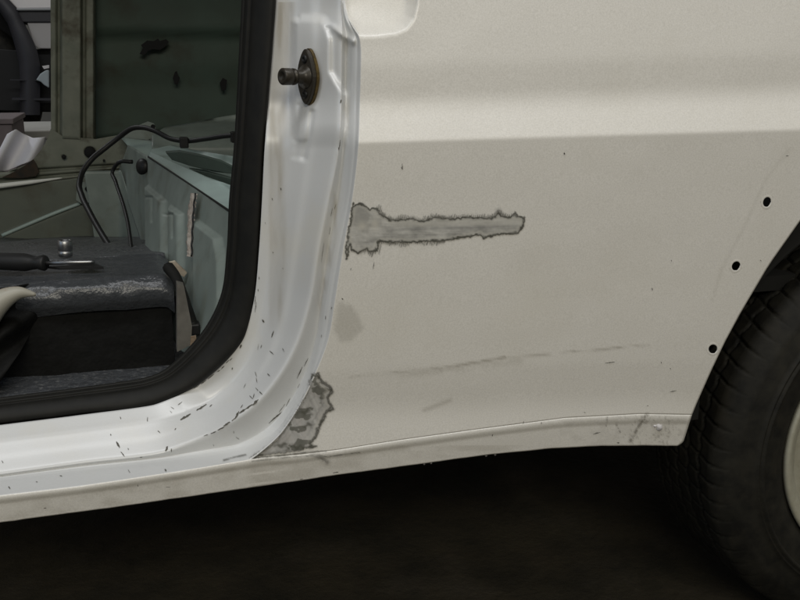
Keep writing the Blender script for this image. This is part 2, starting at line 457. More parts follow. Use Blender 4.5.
quarter = link('quarter_panel', P.reshape(-1, 3), fc, PAINT, CAR)
thick(quarter, 0.0011, 1)
quarter['label'] = 'off-white rear quarter panel with a shoulder crease and three trim holes by the arch'

# lower turned-under face below the fold, full length
xs = np.unique(np.r_[np.arange(-120, 262, 2.5), np.arange(262, 694, 2.5)])
xend = 692.0
rows = []
NVb = 26
for j in range(NVb):
    q = j/(NVb-1)
    x = xs.copy()
    # right end follows the arch edge down to the rounded corner
    xe = 692-(692-682)*q-(4.5*max(0, (q-0.82)/0.18)**2)
    x = np.minimum(xs, 1e9); x = xs[0]+(xs-xs[0])*((xe-xs[0])/(xs[-1]-xs[0]))
    yf, yb = fold(x), bottom(x)
    y = yf+(yb-yf)*q
    Y0 = np.where(x < 262, 0.012, skinY(x, yf))
    Y0 = Y0*1.0
    lip = 0.0004*sstep(0.0, 0.2, q)+0.0035*q**1.2
    rows.append((x, y, Y0-0.0012*(math.sin(min(q/0.3, 1)*math.pi))+lip))
PXs = np.array([r[0] for r in rows]); PYs = np.array([r[1] for r in rows]); YS = np.array([r[2] for r in rows])
wave = 0.6*(fbm(PXs/14, PXs*0+3, 5)-0.5)
PYs = PYs+wave*np.linspace(0, 1, NVb)[:, None]
# smooth junction of the two base depths
j0 = np.argmin(abs(xs-262))
for it in range(30):
    YS[:, 1:-1] = (YS[:, :-2]+2*YS[:, 1:-1]+YS[:, 2:])/4
P = at(PXs, PYs, YS)
# return flange under the edge
P2 = P[-1]+np.array([0, 0.02, 0.004]); P_sill = P2+np.array([0, -.002, .003])
P = np.concatenate([P, P2[None]])
sill = link('sill_skirt', P.reshape(-1, 3), grid_faces(NVb+1, len(xs)), PAINT, CAR)
thick(sill, 0.0011, 1)
sill['label'] = 'turned-under lower edge of the body side, dirty and chipped'

# ------------------------------------------------------------------ rubber seal
inner = [(250,-120),(244.5,0),(242,50),(239.5,100),(236.5,150),(232,200),(229.5,250),(223,297),(208,328),(192,348),(178,362),(164,373),(145,380),(120,384),(80,389.5),(0,399.5),(-120,415)]
outer = [(283,-120),(276,0),(272.5,50),(268.5,100),(264.5,150),(262,200),(259,250),(254,300),(243,340),(228,359),(213,373),(195,387),(178,395.5),(160,403.5),(80,415),(0,425),(-120,441)]
def seal_mesh(name, a, b, ya, yb, bulge, m, parent, nc=22, n=330, groove=True):
    A, B = catmull(a, n), catmull(b, n)
    yA = np.interp(np.linspace(0, 1, n), [0, 0.55, 1], ya); yB = np.interp(np.linspace(0, 1, n), [0, 0.55, 1], yb)
    q = np.linspace(0, 1, nc)
    Gx = A[:, None, 0]*(1-q)+B[:, None, 0]*q; Gy = A[:, None, 1]*(1-q)+B[:, None, 1]*q
    Yq = yA[:, None]*(1-q)+yB[:, None]*q
    prof = np.sqrt(np.clip(1-(2*q-1)**2, 0, 1))
    Yq = Yq-bulge*prof[None]
    if groove: Yq = Yq+0.006*np.exp(-((q-0.2)/0.05)**2)[None]
    # closed back
    Ppos = at(Gx, Gy, Yq)
    back = at(Gx[:, ::-1], Gy[:, ::-1], (yA[:, None]*(1-q)+yB[:, None]*q)[:, ::-1]+0.012)
    V = np.concatenate([Ppos, back[:, 1:-1]], 1)
    return link(name, V.reshape(-1, 3), grid_faces(n, V.shape[1], True), m, parent)
seal = seal_mesh('door_seal', inner, outer, [0.132, 0.132, 0.128], [0.100, 0.104, 0.108], 0.012, RUBBER, CAR)
seal['label'] = 'black rubber weatherstrip round the door opening'
# thin metal flange showing inside the seal
inner2 = [(x-3 if y < 300 else x-2, y-2 if y > 300 else y) for x, y in inner]
fl = seal_mesh('seal_lip', inner2, [(x+4, y+3) for x, y in inner], [0.138]*3, [0.138]*3, 0.004, RUBBER, CAR, nc=8, groove=False)

# ------------------------------------------------------------------ striker
dg = bpy.context.evaluated_depsgraph_get
def bvh_of(objs):
    V = []; Fc = []
    for o in objs:
        me = o.data; k = len(V)
        V += [tuple(v.co) for v in me.vertices]; Fc += [tuple(i+k for i in p.vertices) for p in me.polygons]
    return BVHTree.FromPolygons(V, Fc)
BV = bvh_of([jamb, quarter, sill])
def hit(px, py, bv=None, lift=0.0003):
    d = Vector(ray(px, py)).normalized()
    loc, n, i, dist = (bv or BV).ray_cast(Vector(CAM), d)
    if loc is None: return None, None
    if n.dot(d) > 0: n = -n
    return np.array(loc+n*lift), np.array(n)
TH = math.radians(24)
nax = np.array([-math.cos(TH), -math.sin(TH), 0.02]); nax /= np.linalg.norm(nax)
tax = np.array([math.sin(TH), -math.cos(TH), 0.0]); zax = np.cross(nax, tax); zax = zax if zax[2] > 0 else -zax
c0, _ = hit(311, 77); c0 = c0+nax*0.004
outl = []
for k in range(40):
    a = 2*math.pi*k/40
    z = 0.0275*math.sin(a); x = 0.0150*math.cos(a)
    x *= 1-0.28*abs(math.sin(a))**1.2
    outl.append((x, z))
STR = link('striker', [c0+tax*x+zax*z-nax*0.002 for x, z in outl]+[c0+tax*x+zax*z+nax*0.0028 for x, z in outl]+[c0+tax*x*.93+zax*z*.95+nax*0.0036 for x, z in outl],
     grid_faces(3, 40, True)+[tuple(range(80, 120))], BRONZE, CAR, smooth=False)
STR['label'] = 'blackened oval door striker plate with a headed pin'
rim = link('plate_edge', [c0+tax*x*1.05+zax*z*1.03-nax*0.004 for x, z in outl]+[c0+tax*x*1.05+zax*z*1.03-nax*0.0006 for x, z in outl],
     grid_faces(2, 40, True)+[tuple(range(40, 80))], BRASS, STR, smooth=False)
b0 = c0+nax*0.003
lathe('pin', [(0, .0002), (0, .0125), (.0015, .0118), (.003, .0085), (.006, .0070), (.0125, .0066), (.013, .0066), (.0132, .0082), (.0155, .0084), (.0158, .0068), (.0172, .0068), (.0176, .0080), (.019, .0084), (.0275, .0084), (.0285, .0076), (.0286, .0045), (.027, .0040), (.027, .0001)], b0, nax, zax, BRONZE, STR, 36)
for sgn in (1, -1):
    lathe('screw', [(0, .0001), (0, .0044), (.0012, .0044), (.0022, .0034), (.0024, .0016), (.0006, .0014), (.0006, .0001)], c0+zax*sgn*0.0175+nax*0.003, nax, zax, BLACKP, STR, 14)

# ------------------------------------------------------------------ worn areas (thin layers lying on the paint)
def wear(name, x0, y0, x1, y1, step, fn, label=None, bv=None, m=None):
    xs_ = np.arange(x0, x1+step, step); ys_ = np.arange(y0, y1+step, step)
    X, Yy = np.meshgrid(xs_, ys_)
    rgba = fn(X, Yy)
    keep = rgba[..., 3] > 0.01
    k2 = keep.copy(); k2[1:] |= keep[:-1]; k2[:-1] |= keep[1:]; k2[:, 1:] |= k2[:, :-1]; k2[:, :-1] |= k2[:, 1:]
    idx = -np.ones(X.shape, int); V = []; C = []
    for i, j in zip(*np.nonzero(k2)):
        p, n = hit(X[i, j], Yy[i, j], bv, 0.0005)
        if p is None: continue
        idx[i, j] = len(V); V.append(p); C.append(rgba[i, j])
    Fc = []
    for i in range(X.shape[0]-1):
        for j in range(X.shape[1]-1):
            q = (idx[i, j], idx[i+1, j], idx[i+1, j+1], idx[i, j+1])
            if min(q) >= 0:
                d = max(np.linalg.norm(V[q[0]]-V[q[2]]), np.linalg.norm(V[q[1]]-V[q[3]]))
                if d < 0.02: Fc.append(q)
    o = link(name, V, Fc, m or DEC, CAR)
    a = o.data.color_attributes.new('wear', 'FLOAT_COLOR', 'POINT')
    a.data.foreach_set('color', np.array(C, np.float32).ravel())
    if label: o['label'] = label
    return o
def mixc(a, b, f): return np.asarray(a)*(1-f)[..., None]+np.asarray(b)*f[..., None]

PA = [(353,203.5),(353.5,206),(356,204.3),(359,203.8),(362,204.2),(365,205.5),(369.5,209.4),(373,207.7),(377,208.5),(380,213.6),(390.5,220.5),(400,219.5),(410,219),(422,221.4),(434,217.5),(452,219),(465,217),(476,217.5),(491,218.4),(497,215.5),(498.5,211.5),(501,216),(510.5,216.6),(515,212.4),(517.5,216.6),(524,217.5),(522.5,226.5),(518,232.5),(500,234),(490,236.5),(483.5,237.6),(480,234.8),(476,235),(464,237),(440,241),(425,241),(410,242),(389,241.5),(378.5,241.5),(376.4,250.5),(371,252),(366.5,249),(362,250.5),(357.5,253.5),(351.5,249.6),(349.5,244.5),(346.5,258.5),(345.6,250.5),(348.5,231),(351.8,213)]
def fn_a(x, y):
    jit = (fbm(x/2.6, y/2.6, 3)-0.5)*3.4
    sd = poly_sd(x, y, PA)+jit
    n = fbm(x/13, y/5, 11, 5); n2 = fbm(x/2.2, y/2.2, 7, 3)
    scr = fbm(x/16+y/30, y/0.9, 37, 3)
    g = 0.13+0.42*n+0.10*(n2-0.5)+0.13*scr
    base = np.stack([g*1.02, g, g*0.93], -1)
    disc = 1-sstep(9, 12, np.hypot((x-359), (y-216)*1.0))
    base = mixc(base, (0.27, 0.265, 0.245), 0.6*disc)
    lightb = np.exp(-((x-362)/5)**2-((y-226)/4)**2)+np.exp(-((x-375)/4)**2-((y-224)/6)**2)
    base = mixc(base, (0.52, 0.50, 0.44), np.clip(0.8*lightb, 0, 1))
    stripe = sstep(388, 400, x)*np.exp(-((y-(229.5-(x-390)*0.028))/1.6)**2)*(0.5+0.5*fbm(x/8, y*0, 2))
    base = mixc(base, (0.20, 0.20, 0.195), 0.55*stripe)
    band = sstep(388, 400, x)*np.exp(-((y-(225.0-(x-390)*0.02))/2.4)**2)
    base = mixc(base, (0.50, 0.485, 0.44), 0.6*band)
    ring = np.exp(-((sd-0.4)/0.62)**2)*(0.45+0.55*sstep(.3, .6, fbm(x/5, y/5, 19)))
    halo = np.exp(-((sd-2.4)/1.3)**2)*0.45
    base = mixc(base, (0.56, 0.54, 0.48), halo)
    soft = np.exp(-((sd-0.6)/1.7)**2)*0.30
    dk = (0.06, 0.058, 0.045)
    base = mixc(base, dk, np.clip(ring*0.85+soft, 0, 0.95))
    # brush hairs along both edges
    hair = np.exp(-((np.mod(x+0.25*y+2*vnoise(x/5, y*0, 4), 2.0)-1.0)/0.40)**2)
    ln = 2+3.8*vnoise(x/2.6, y*0+1, 9)
    zone = ((x > 376) & (x < 512) & (y < 226)) | ((x > 360) & (x < 445) & (y > 236))
    ha = hair*(1-sstep(ln-1.5, ln, -sd))*(sd < 0.5)*zone*0.7
    smudge = (0.15+0.5*sstep(.35, .7, fbm(x/9, y/9, 44)))*np.exp(-(np.minimum(sd, 0)/2.4)**2)*zone
    alpha = np.where(sd > 0, 1.0, np.maximum(np.exp(-(sd/0.8)**2)*0.9, np.maximum(ha, smudge)))
    base = np.where((sd < 0)[..., None], np.asarray((0.09, 0.088, 0.07)), base)
    return np.concatenate([base, np.clip(alpha, 0, 1)[..., None]], -1)
wear('filler_patch', 341, 196, 530, 262, 0.62, fn_a, 'long sanded grey filler streak with dark ragged outline')

PB = [(312,374),(318,374),(322,381),(329,386),(332,391),(327.5,397),(329,402),(331,404),(333,409),(327,411),(324,417),(321,423),(318,429),(316,436),(310,443),(313,446),(300,450),(280,453),(262,455.5),(251,457.5),(258,453),(268,447),(277,439.5),(284,430),(293,417),(301,404),(308,390)]
def fn_b(x, y):
    jit = (fbm(x/3.0, y/3.0, 23)-0.5)*3.4
    sd = poly_sd(x, y, PB)+jit
    ua = (x*0.45+y*0.89); ub = (x*0.89-y*0.45)
    n = fbm(ub/3, ua/12, 31, 4)
    g = 0.27+0.28*n
    base = np.stack([g*1.02, g, g*0.95], -1)
    bl = sstep(0.54, 0.60, fbm((x+0.3*y)/9, y/6.5, 57, 4))
    base = mixc(base, (0.085, 0.085, 0.065), 0.8*bl)
    pale = sstep(0.56, 0.64, fbm(x/8, (y-0.4*x)/7, 83, 3))*(1-bl)
    base = mixc(base, (0.42, 0.40, 0.38), 0.6*pale)
    for cx, cy, rx, ry in ((306, 412, 5.5, 2.6), (308, 425, 4.5, 2.0), (281, 445, 6, 2.4), (297, 447, 9, 1.8)):
        q = np.exp(-((x-cx+2*np.sin(y*1.3))/rx)**2-((y-cy+1.2*np.sin(x*.8))/ry)**2)
        base = mixc(base, (0.08, 0.08, 0.062), np.clip(1.0*q, 0, 0.8))
    d = line_d(x, y, [(309, 381), (300, 398), (291, 414), (280, 432), (266, 445)])
    lines = np.clip(np.sin(d*1.9+3*fbm(x/10, y/10, 2))*0.5+0.5, 0, 1)*np.exp(-(d/6)**2)
    base = mixc(base, (0.10, 0.105, 0.10), 0.5*lines)
    right = sstep(-2, 4, (x-308)+(y-440)*0.1)
    ring = np.exp(-((sd-1.0)/1.0)**2)+0.35*np.exp(-((sd-6.5-2*fbm(x/6, y/6, 3))/0.8)**2)
    base = mixc(base, (0.50, 0.48, 0.43), 0.5*np.exp(-((sd-3.6)/1.3)**2)*right)
    base = mixc(base, (0.07, 0.067, 0.052), np.clip(ring*0.9*(0.45+0.55*right), 0, 0.95))
    alpha = np.where(sd > 0, 1.0, np.exp(-(sd/1.3)**2)*0.8*(0.3+0.7*right))
    hs = 0
    for pts, wd, am in (([(250, 458.5), (280, 455.5), (312, 451.5), (326, 451)], 0.7, .7), ([(252, 461), (290, 457), (318, 455), (330, 457)], 0.6, .4), ([(312, 453), (320, 457), (327, 462)], 2.6, .35), ([(330, 456), (345, 454), (360, 452)], 0.5, .5), ([(224, 460.5), (234, 457.5), (246, 455)], 0.9, .55), ([(311, 446.5), (316, 446)], 1.1, .8)):
        d = line_d(x, y, pts)+0.8*(fbm(x/3, y/3, 6)-0.5)
        hs = np.maximum(hs, am*np.exp(-(d/wd)**2)*(0.45+0.55*(fbm(x/4, y/2, 8) > 0.45)))
    out = sd < 0
    base = np.where((out)[..., None], np.asarray((0.085, 0.082, 0.066)), base)
    alpha = np.maximum(alpha, hs)
    return np.concatenate([base, np.clip(alpha, 0, 1)[..., None]], -1)
wear('bare_metal_patch', 222, 370, 364, 468, 0.7, fn_b, 'ragged ground-down metal patch at the foot of the door pillar')

# stains: a faint square smear, scuffs, grime at the lower rear corner
def fn_s(x, y):
    a = 0.15*sstep(-3, 3, poly_sd(x, y, [(338,302),(352,305),(364,328),(352,340),(340,341),(334,330)])+3*(fbm(x/6, y/6, 41)-0.5))
    def stroke(pts, wd, am, seed):
        d = line_d(x, y, pts)
        return am*np.exp(-(d/wd)**2)*sstep(0.30, 0.62, fbm(x/14, y/3, seed))
    a2 = stroke([(350,377),(438,368),(500,358),(560,353),(650,345)], 1.1, 0.24, 3)
    a2 = np.maximum(a2, stroke([(440,370),(470,363),(505,357)], 1.3, 0.38, 4))
    a2 = np.maximum(a2, stroke([(400,374),(520,360)], 4.5, 0.10, 9))
    a2 = np.maximum(a2, stroke([(560,352.5),(650,344.5)], 0.8, 0.35, 5))
    d3 = line_d(x, y, [(424,410),(450,400)]); a2 = np.maximum(a2, 0.18*np.exp(-(d3/2)**2))
    # seam that runs up beside the arch
    d4 = line_d(x, y, [(712,300),(722,268),(745,225),(765,180),(790,148)])
    a2 = np.maximum(a2, 0.07*np.exp(-(d4/1.3)**2))
    col = np.zeros(x.shape+(3,))+np.array((0.24, 0.21, 0.14))
    col[a > a2] = (0.24, 0.225, 0.18)
    return np.concatenate([col, np.maximum(a, a2)[..., None]], -1)
wear('scuff_marks', 330, 140, 796, 415, 1.9, fn_s, 'faint brown scuffs and smears on the quarter panel')
def fn_g(x, y):
    zone = sstep(590, 640, x)*(1-sstep(668, 690, x))*sstep(-1, 4, y-fold(x))*(1-sstep(442, 447, y))
    sp = sstep(0.60, 0.72, fbm(x/1.9, y/2.4, 61, 3))*zone*0.22
    for pts, wd, am in (([(647, 414), (640, 424), (630, 441)], 1.6, .5), ([(642, 416), (634, 436)], .8, .45), ([(616, 424), (620, 432)], .8, .5), ([(607, 417), (606, 426)], .7, .4)):
        sp = np.maximum(sp, am*np.exp(-(line_d(x, y, pts)/wd)**2)*(0.3+0.7*(fbm(x/2, y/2, 4) > 0.45)))
    broad = 0.05*sstep(0.42, 0.62, fbm(x/9, y/6, 77))*sstep(0, 4, y-fold(x))
    col = np.zeros(x.shape+(3,))+np.array((0.13, 0.11, 0.08))
    return np.concatenate([col, np.maximum(sp, broad)[..., None]], -1)
wear('grime', 560, 410, 686, 446, 1.0, fn_g, 'speckled grime on the lower rear corner of the body side')
def fn_l(x, y):
    a = 0.12*sstep(0.35, 0.75, fbm(x/22, y/8, 71))*sstep(2, 8, y-fold(x))*sstep(0, 3, bottom(x)-y)
    col = np.zeros(x.shape+(3,))+np.array((0.26, 0.22, 0.14))
    return np.concatenate([col, a[..., None]], -1)
wear('sill_grime', -6, 445, 560, 522, 2.2, fn_l, 'brownish grime along the lower edge below the step')
def fn_j(x, y):
    e = rl[0]; x0 = np.interp(y, e[:, 1][:150], e[:, 0][:150])
    a = (0.10+0.22*sstep(0.3, 0.75, fbm(x/7, y/60, 81, 5)))*(1-sstep(12, 22, x-x0))*(1-sstep(300, 340, y))*sstep(1, 4, x-x0)
    b = 0.22*sstep(0.42, 0.75, fbm(x/4, y/26, 91))*np.exp(-(((x-np.interp(y, [100, 200, 300], [346, 336, 322]))/4.5)**2))*sstep(90, 120, y)*(1-sstep(290, 330, y))
    col = np.zeros(x.shape+(3,))+np.array((0.36, 0.29, 0.17))
    return np.concatenate([col, np.maximum(a, b)[..., None]], -1)
wear('jamb_stain', 250, 2, 356, 335, 1.6, fn_j, 'yellowish grime streaks down the door pillar')

# chips and scratches: irregular slivers lying on the paint
CH = [((304,300),(255,312),.5),]
chips = [ # x0,y0,x1,y1,halfwidth
 (256.5,302,255,312,.55),(263,320,264,322,.9),(274,331,272,337,.7),(270,351,274,354.5,.6),(283,348.5,284.5,352,.5),(255.5,372,257,377,.4),(256.5,378,257.5,383,.45),
 (268,374,270,376,.8),(256,388,258.5,391,.6),(260,392,262.5,394.5,.8),(250,396,253,399,.7),(253.5,398,254.5,394,.5),(258,400,253,405,1.0),(252,405,247,408.5,.9),(246,409,240,413,1.0),
 (241,408,243,405,.5),(239,412,236,418,1.0),(237,417,232,421,.7),(230,422,224,426,.9),(224,427,218,430,.7),(216,431.5,211,433.5,.6),(208,434.5,204,436,.5),
 (302,367,297,378,.6),(308,358,304,366,.45),(282,412,273,419,1.0),(279,414,269,423,.7),(290,398,286,406,.4),(285,404,279,412,.4),
 (241,345,240,347.5,1.1),(232,358,230,360,.8),(229,360,226,363,.6),(224,366,221,369,.8),(220,370,217,372,.6),(214,374,208,379,.7),(206,380.5,201,384,.6),(199,385.5,194,388.5,.5),(192,389,186,392,.45),(232.5,368,232,369,.9),
 (190,414.5,181,420,1.1),(206,405,197,410.5,1.0),(212,405,210,407,.7),(147.5,417.5,147.5,421.5,.6),(110.5,434.5,111,435.5,.8),(116.5,442,119.5,447.5,1.0),(121,452,124.5,456.5,.7),
 (167.5,447,166,450.5,1.1),(171.5,449,171.5,451.5,.7),(165.5,470,165.8,471,1.2),(137.5,484.5,138,486,.6),(128,470,130,473,.5),(9,487.5,10,488.7,1.0),(2,461,3,463,.7),
 (120,417,121,419,.5),(182,402,178,405,.5),(158,431,160,433,.5),(176,428.5,175,430,.6),(128,448.5,128.5,450,.6),(60,476,62,476.5,.5),(36,482,37.5,482.3,.5),
 (605,363,613,362,.55),(611,362.2,614.5,361.9,.5),(670,391.5,676,390.5,.55),(593,434,600,432,.6),(617,442.5,619,442.8,.7),(584,412,585,412.6,.6),(523,423,523.6,421,.5),(492,436,492.5,434,.5),(541,424,541.3,422,.4),(333,472.5,338,472,.8),(647,405.8,648,405.5,.5),
 (671,260,671.4,261,.7),(652,288,652.3,290,.5),(661,362,661.2,363,.5),(564,153,564.6,154,.9),(786,155.5,788,155.8,.6),(760,260,761,261,.5),(670,368,670.4,369,.5),(402,163.5,402.4,169,.6),(401,167,402,169,.4),
 (342,298.3,342.6,299.2,.8),(374,262,373,269,.45),(351,268,350.5,270,.4),(340,140,338.5,151,.45),(341,100,340.5,103,.6),(332,208,330.5,216,.4),(336,204,334,209,.35),(330,227,329,234,.35),
 (281,188,281.3,190,.8),(272,198,272.5,200,.6),(259,277,259.3,279,.7),(258,289,258.3,291,.8),(273,252,273.5,252.8,.5),(283,268,283.5,269,.5),(259,190,259.3,191,.4),(247.5,287,247.8,288,.4),(262,168,259,176,.3),(265,222,265.5,224,.3),
 (255.5,296,254.8,304,.5),(323.5,243,321,262,.3),(236,437,239,439,.35),(233.5,431,233.8,433,.6),(213,444,214,446,.3),(300,384,298,388,.4),(326,316,325.8,319,.5),(322,335,321.7,337,.5),(332,307,331.7,309,.5),
 (246,384,244,388,.3),(262,345,261,348,.5),(259,344,258,350,.25),(170,411,172,413,.4),(171,407,174,409,.35),(140,457,142,457,.5),(166,487,170,486.7,.3),(240,494,241,494,.8),(44,508,46,507.5,.6),(300,479,303,478.5,.4)]
V = []; Fc = []
rs = random.Random(3)
for (x0, y0, x1, y1, hw) in chips:
    L = math.hypot(x1-x0, y1-y0)+1e-3
    ux, uy = (x1-x0)/L, (y1-y0)/L; nx, ny = -uy, ux
    n = max(3, int(L/1.2)+2); ring = []
    hw *= 0.62 if hw < .9 else .8; ex = hw*0.7
    topl, botl = [], []
    for k in range(n):
        q = k/(n-1)
        cx, cy = x0-ux*ex+(L+2*ex)*ux*q, y0-uy*ex+(L+2*ex)*uy*q
        wv = hw*(0.35+0.65*math.sin(math.pi*min(max(q, .04), .96)))*(0.6+0.8*rs.random())
        cx += rs.uniform(-.2, .2)*hw*2*nx; cy += rs.uniform(-.2, .2)*hw*2*ny
        topl.append((cx+nx*wv, cy+ny*wv)); botl.append((cx-nx*wv, cy-ny*wv))
    pts = topl+botl[::-1]
    P3 = [hit(a, b, None, 0.0006)[0] for a, b in pts]
    if any(p is None for p in P3): continue
    k0 = len(V); V += P3; m_ = len(P3)
    for k in range(n-1): Fc.append((k0+k, k0+k+1, k0+m_-2-k, k0+m_-1-k))
ch = link('paint_chips', V, Fc, CHIP, CAR, smooth=False); ch['kind'] = 'stuff'; ch['label'] = 'scattered dark chips and scratches in the white paint'
# crust of dried sealer still stuck near the lower rear corner, and lumps hanging from the lower edge
def lump(name, px, py, sx, sy, h, m, seed, n=14):
    p0, nn = hit(px, py)
    ex, _ = hit(px+1, py); ey, _ = hit(px, py+1)
    ex, ey = ex-p0, ey-p0; V = [p0+nn*h]; Fc = []; r = random.Random(seed)
    for ring_, rr, hh in ((0, .55, .8), (1, 1.0, -0.2)):
        for k in range(n):
            a = 2*math.pi*k/n; q = rr*(0.75+0.5*r.random())
            V.append(p0+ex*sx*q*math.cos(a)+ey*sy*q*math.sin(a)+nn*h*hh*(0.7+.6*r.random()))
    for k in range(n): Fc += [(0, 1+k, 1+(k+1) % n), (1+k, 1+n+k, 1+n+(k+1) % n, 1+(k+1) % n)]
    return link(name, V, Fc, m, CAR)
lump('sealer_crumb', 659.5, 427.5, 3.4, 3.6, 0.0022, FARW, 1)
lump('sealer_crumb', 655, 426, 1.6, 1.4, 0.0012, FARW, 2)
for x, s in ((431, 3), (424, 2), (486, 4), (495, 2.4)):
    c = at(x, float(bottom(x))+0.3, 0.038)
    lathe('sealer_crumb', [(-.0012, .0002), (-.0010, .0011), (0, .0017), (.001, .0012), (.0014, .0002)], c, (1, 0.2, .2), (0, 0, 1), FARW, CAR, 8)

# ------------------------------------------------------------------ inside of the car
for (cx, cy), a, b, ang in HOLES:
    ca, sa = math.cos(ang), math.sin(ang); V = []
    for rr, lift in ((0.98, -.0025), (0.99, .0002), (1.08, .0003), (1.25, .0003), (1.5, .0001)):
        for k in range(40):
            t = 2*math.pi*k/40; wx, wy = rr*a*math.cos(t), rr*b*math.sin(t)
            x_, y_ = cx+wx*ca+wy*sa, cy-wx*sa+wy*ca
            V.append(at(x_, y_, skinY(np.array(x_), np.array(y_))-lift))
    link('hole_rim', V, grid_faces(5, 40, True), PAINT, quarter)
bp_pos, bp_n = plane3(at(231, 212, 0.25), at(148, 159, 0.93), at(200, 345, 0.26))
def bulk_disp(x, y):
    h = 0.007*sstep(-2.5, 2.5, poly_sd(x, y, [(166,203),(152,190),(149,193),(152,205),(155,262),(168,262)]))*0
    # raised fields with slanted tops
    h = h+0.008*sstep(-2.2, 2.2, poly_sd(x, y, [(147,186),(166,202),(167,262),(148,262)]))
    h = h+0.008*sstep(-2.2, 2.2, poly_sd(x, y, [(171,207),(183,215),(184,300),(172,300)]))
    h = h+0.009*sstep(-2.5, 2.5, poly_sd(x, y, [(197,221),(221,239),(225,262),(226,300),(219,335),(205,350),(197,350)]))
    for (a, b, c, d) in ((147, 198, 156, 222), (167, 215, 177, 238)):
        h = h-0.003*np.exp(-(line_d(x, y, [(a, b), (c, b), (c, d)])/1.0)**2)
    return h, bp_n
bulk = sheet('bulkhead', [(147.5,157),(203,194),(240,218.5)], [(149,300),(180,350),(214,372)], 150, 150, bp_pos, PRIMER, CAR, disp=bulk_disp)
bulk['label'] = 'grey-green primed bulkhead with pressed ribs behind the opening'
# top of the bulkhead beam
def lerpY(pts):
    """depth by inverse-distance between given anchor points"""
    A = np.array(pts, float)
    def f(x, y):
        d = (np.asarray(x)[..., None]-A[:, 0])**2+(np.asarray(y)[..., None]-A[:, 1])**2+1e-3
        wg = 1/d**1.5
        return at(x, y, (wg*A[:, 2]).sum(-1)/wg.sum(-1))
    return f
sheet('bulkhead_top', [(150,151),(165,158),(205,176),(240,189)], [(147.5,157),(175,175.5),(203,194),(240,218.5)], 60, 14,
      lambda x, y: at(x, y, np.interp(x, [147, 175, 203, 240], [0.95, 0.66, 0.43, 0.21])+0.16*np.clip((np.interp(x, [147.5,203,240], [157,194,218.5])-y)/22, 0, 1)), PRIMER_L, bulk)
# line of the spot-welded seam on top
tube('seam', [at(x, y, z) for x, y, z in ((148, 156.5, 0.925), (175, 174.5, .645), (203, 193.3, .425), (236, 215.5, .222))], 0.0016, BLACKP, bulk, 6, 40)
# far section of the bulkhead
bp2, bn2 = plane3(at(147.5, 157, 0.94), at(128, 146, 1.17), at(147.5, 260, 0.95))
sheet('bulkhead_wing', [(128,145),(147.5,156.5)], [(118,172),(147.5,262)], 20, 30, bp2, PRIMER, bulk)
sheet('bulkhead_wing', [(84,171),(121,170.5)], [(98,262),(149,262)], 30, 30, lambda x, y: at(x, y, 1.22-0.14*sstep(118, 149, x)), PRIMER, bulk)
sheet('bulkhead_cap', [(120,137),(150,140),(200,151),(238,157)], [(128,146),(147.5,156.5),(185,172),(238,192)], 40, 12,
      lambda x, y: at(x, y, np.interp(x, [120, 148, 190, 240], [1.24, 1.05, .80, .58])+0.25*np.clip((np.interp(x, [128,147,185,238], [146,156.5,172,192])-y)/25, 0, 1)), PRIMER_L, bulk)
# hollows of the tray behind the beam: flat sheets, shade put into their colour
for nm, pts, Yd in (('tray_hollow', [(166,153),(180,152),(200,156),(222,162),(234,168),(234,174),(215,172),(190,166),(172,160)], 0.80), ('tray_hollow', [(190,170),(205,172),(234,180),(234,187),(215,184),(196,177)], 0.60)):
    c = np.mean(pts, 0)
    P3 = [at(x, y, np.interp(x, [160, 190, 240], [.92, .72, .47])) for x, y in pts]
    o = link(nm, P3+[p+np.array([0, 0.02, 0.002]) for p in P3], [tuple(range(len(pts)))]+[(i, (i+1) % len(pts), (i+1) % len(pts)+len(pts), i+len(pts)) for i in range(len(pts))], SHADEIN, bulk, smooth=False)
# sealer strip
xs_ = resample([(200,195),(198,215),(197,235),(196.5,258)], 30)
V = []; Fc = []
rs = random.Random(8)
for k, (x, y) in enumerate(xs_):
    wv = np.interp(k, [0, 4, 15, 29], [3.2, 2.6, 2.4, 1.4])*(0.8+.4*rs.random())
    for q, hgt in ((-1, 0.0085), (-.4, 0.013), (.3, 0.0135), (1, 0.0085)):
        V.append(bp_pos(np.array(x+q*wv), np.array(y))+bp_n*(hgt+rs.uniform(-.0015, .0015)))
link('sealer_strip', V, grid_faces(30, 4), SEALER, bulk)['label'] = 'flaking cream strip of old sealer down the bulkhead'
tube('sealer_edge', [bp_pos(np.array(x+3.0+.4*math.sin(k)), np.array(y))+bp_n*.011 for k, (x, y) in enumerate(xs_)], 0.0013, BLACKP, bulk, 6)
# plug with small cable
pc = bp_pos(np.array(144.5), np.array(167.))+bp_n*0.004
lathe('grommet', [(-.002, .0001), (-.002, .015), (.002, .016), (.006, .008), (.007, .0001)], pc, bp_n*0.6+np.array([-.2, -.6, 0]), (0, 0, 1), BLACKP, bulk, 20)
thin = [bp_pos(np.array(float(x)), np.array(float(y)))+bp_n*h for x, y, h in ((143, 164, .02), (141, 168, .045), (138.5, 176, .05), (139, 186, .045), (141, 205, .035), (145, 228, .03), (148, 246, .03), (150, 262, .03))]
tube('cable', thin, [.004, .0034, .0034, .0034], BLACKP, CAR, 10, 60)['label'] = 'thin black cable dropping from a grommet in the bulkhead'
hose = [(245,135,.86),(225,136,.90),(205,139,.93),(185,141,.97),(170,138.5,1.0),(155,131,1.03),(142,127.5,1.06),(132,128.5,1.08),(118,138,1.10),(104,149,1.10),(92,159,1.09),(83,171,1.08),(79.5,183,1.06),(82,196,1.02),(90,213,.96),(100,231,.90),(110,247,.84),(120,262,.78)]
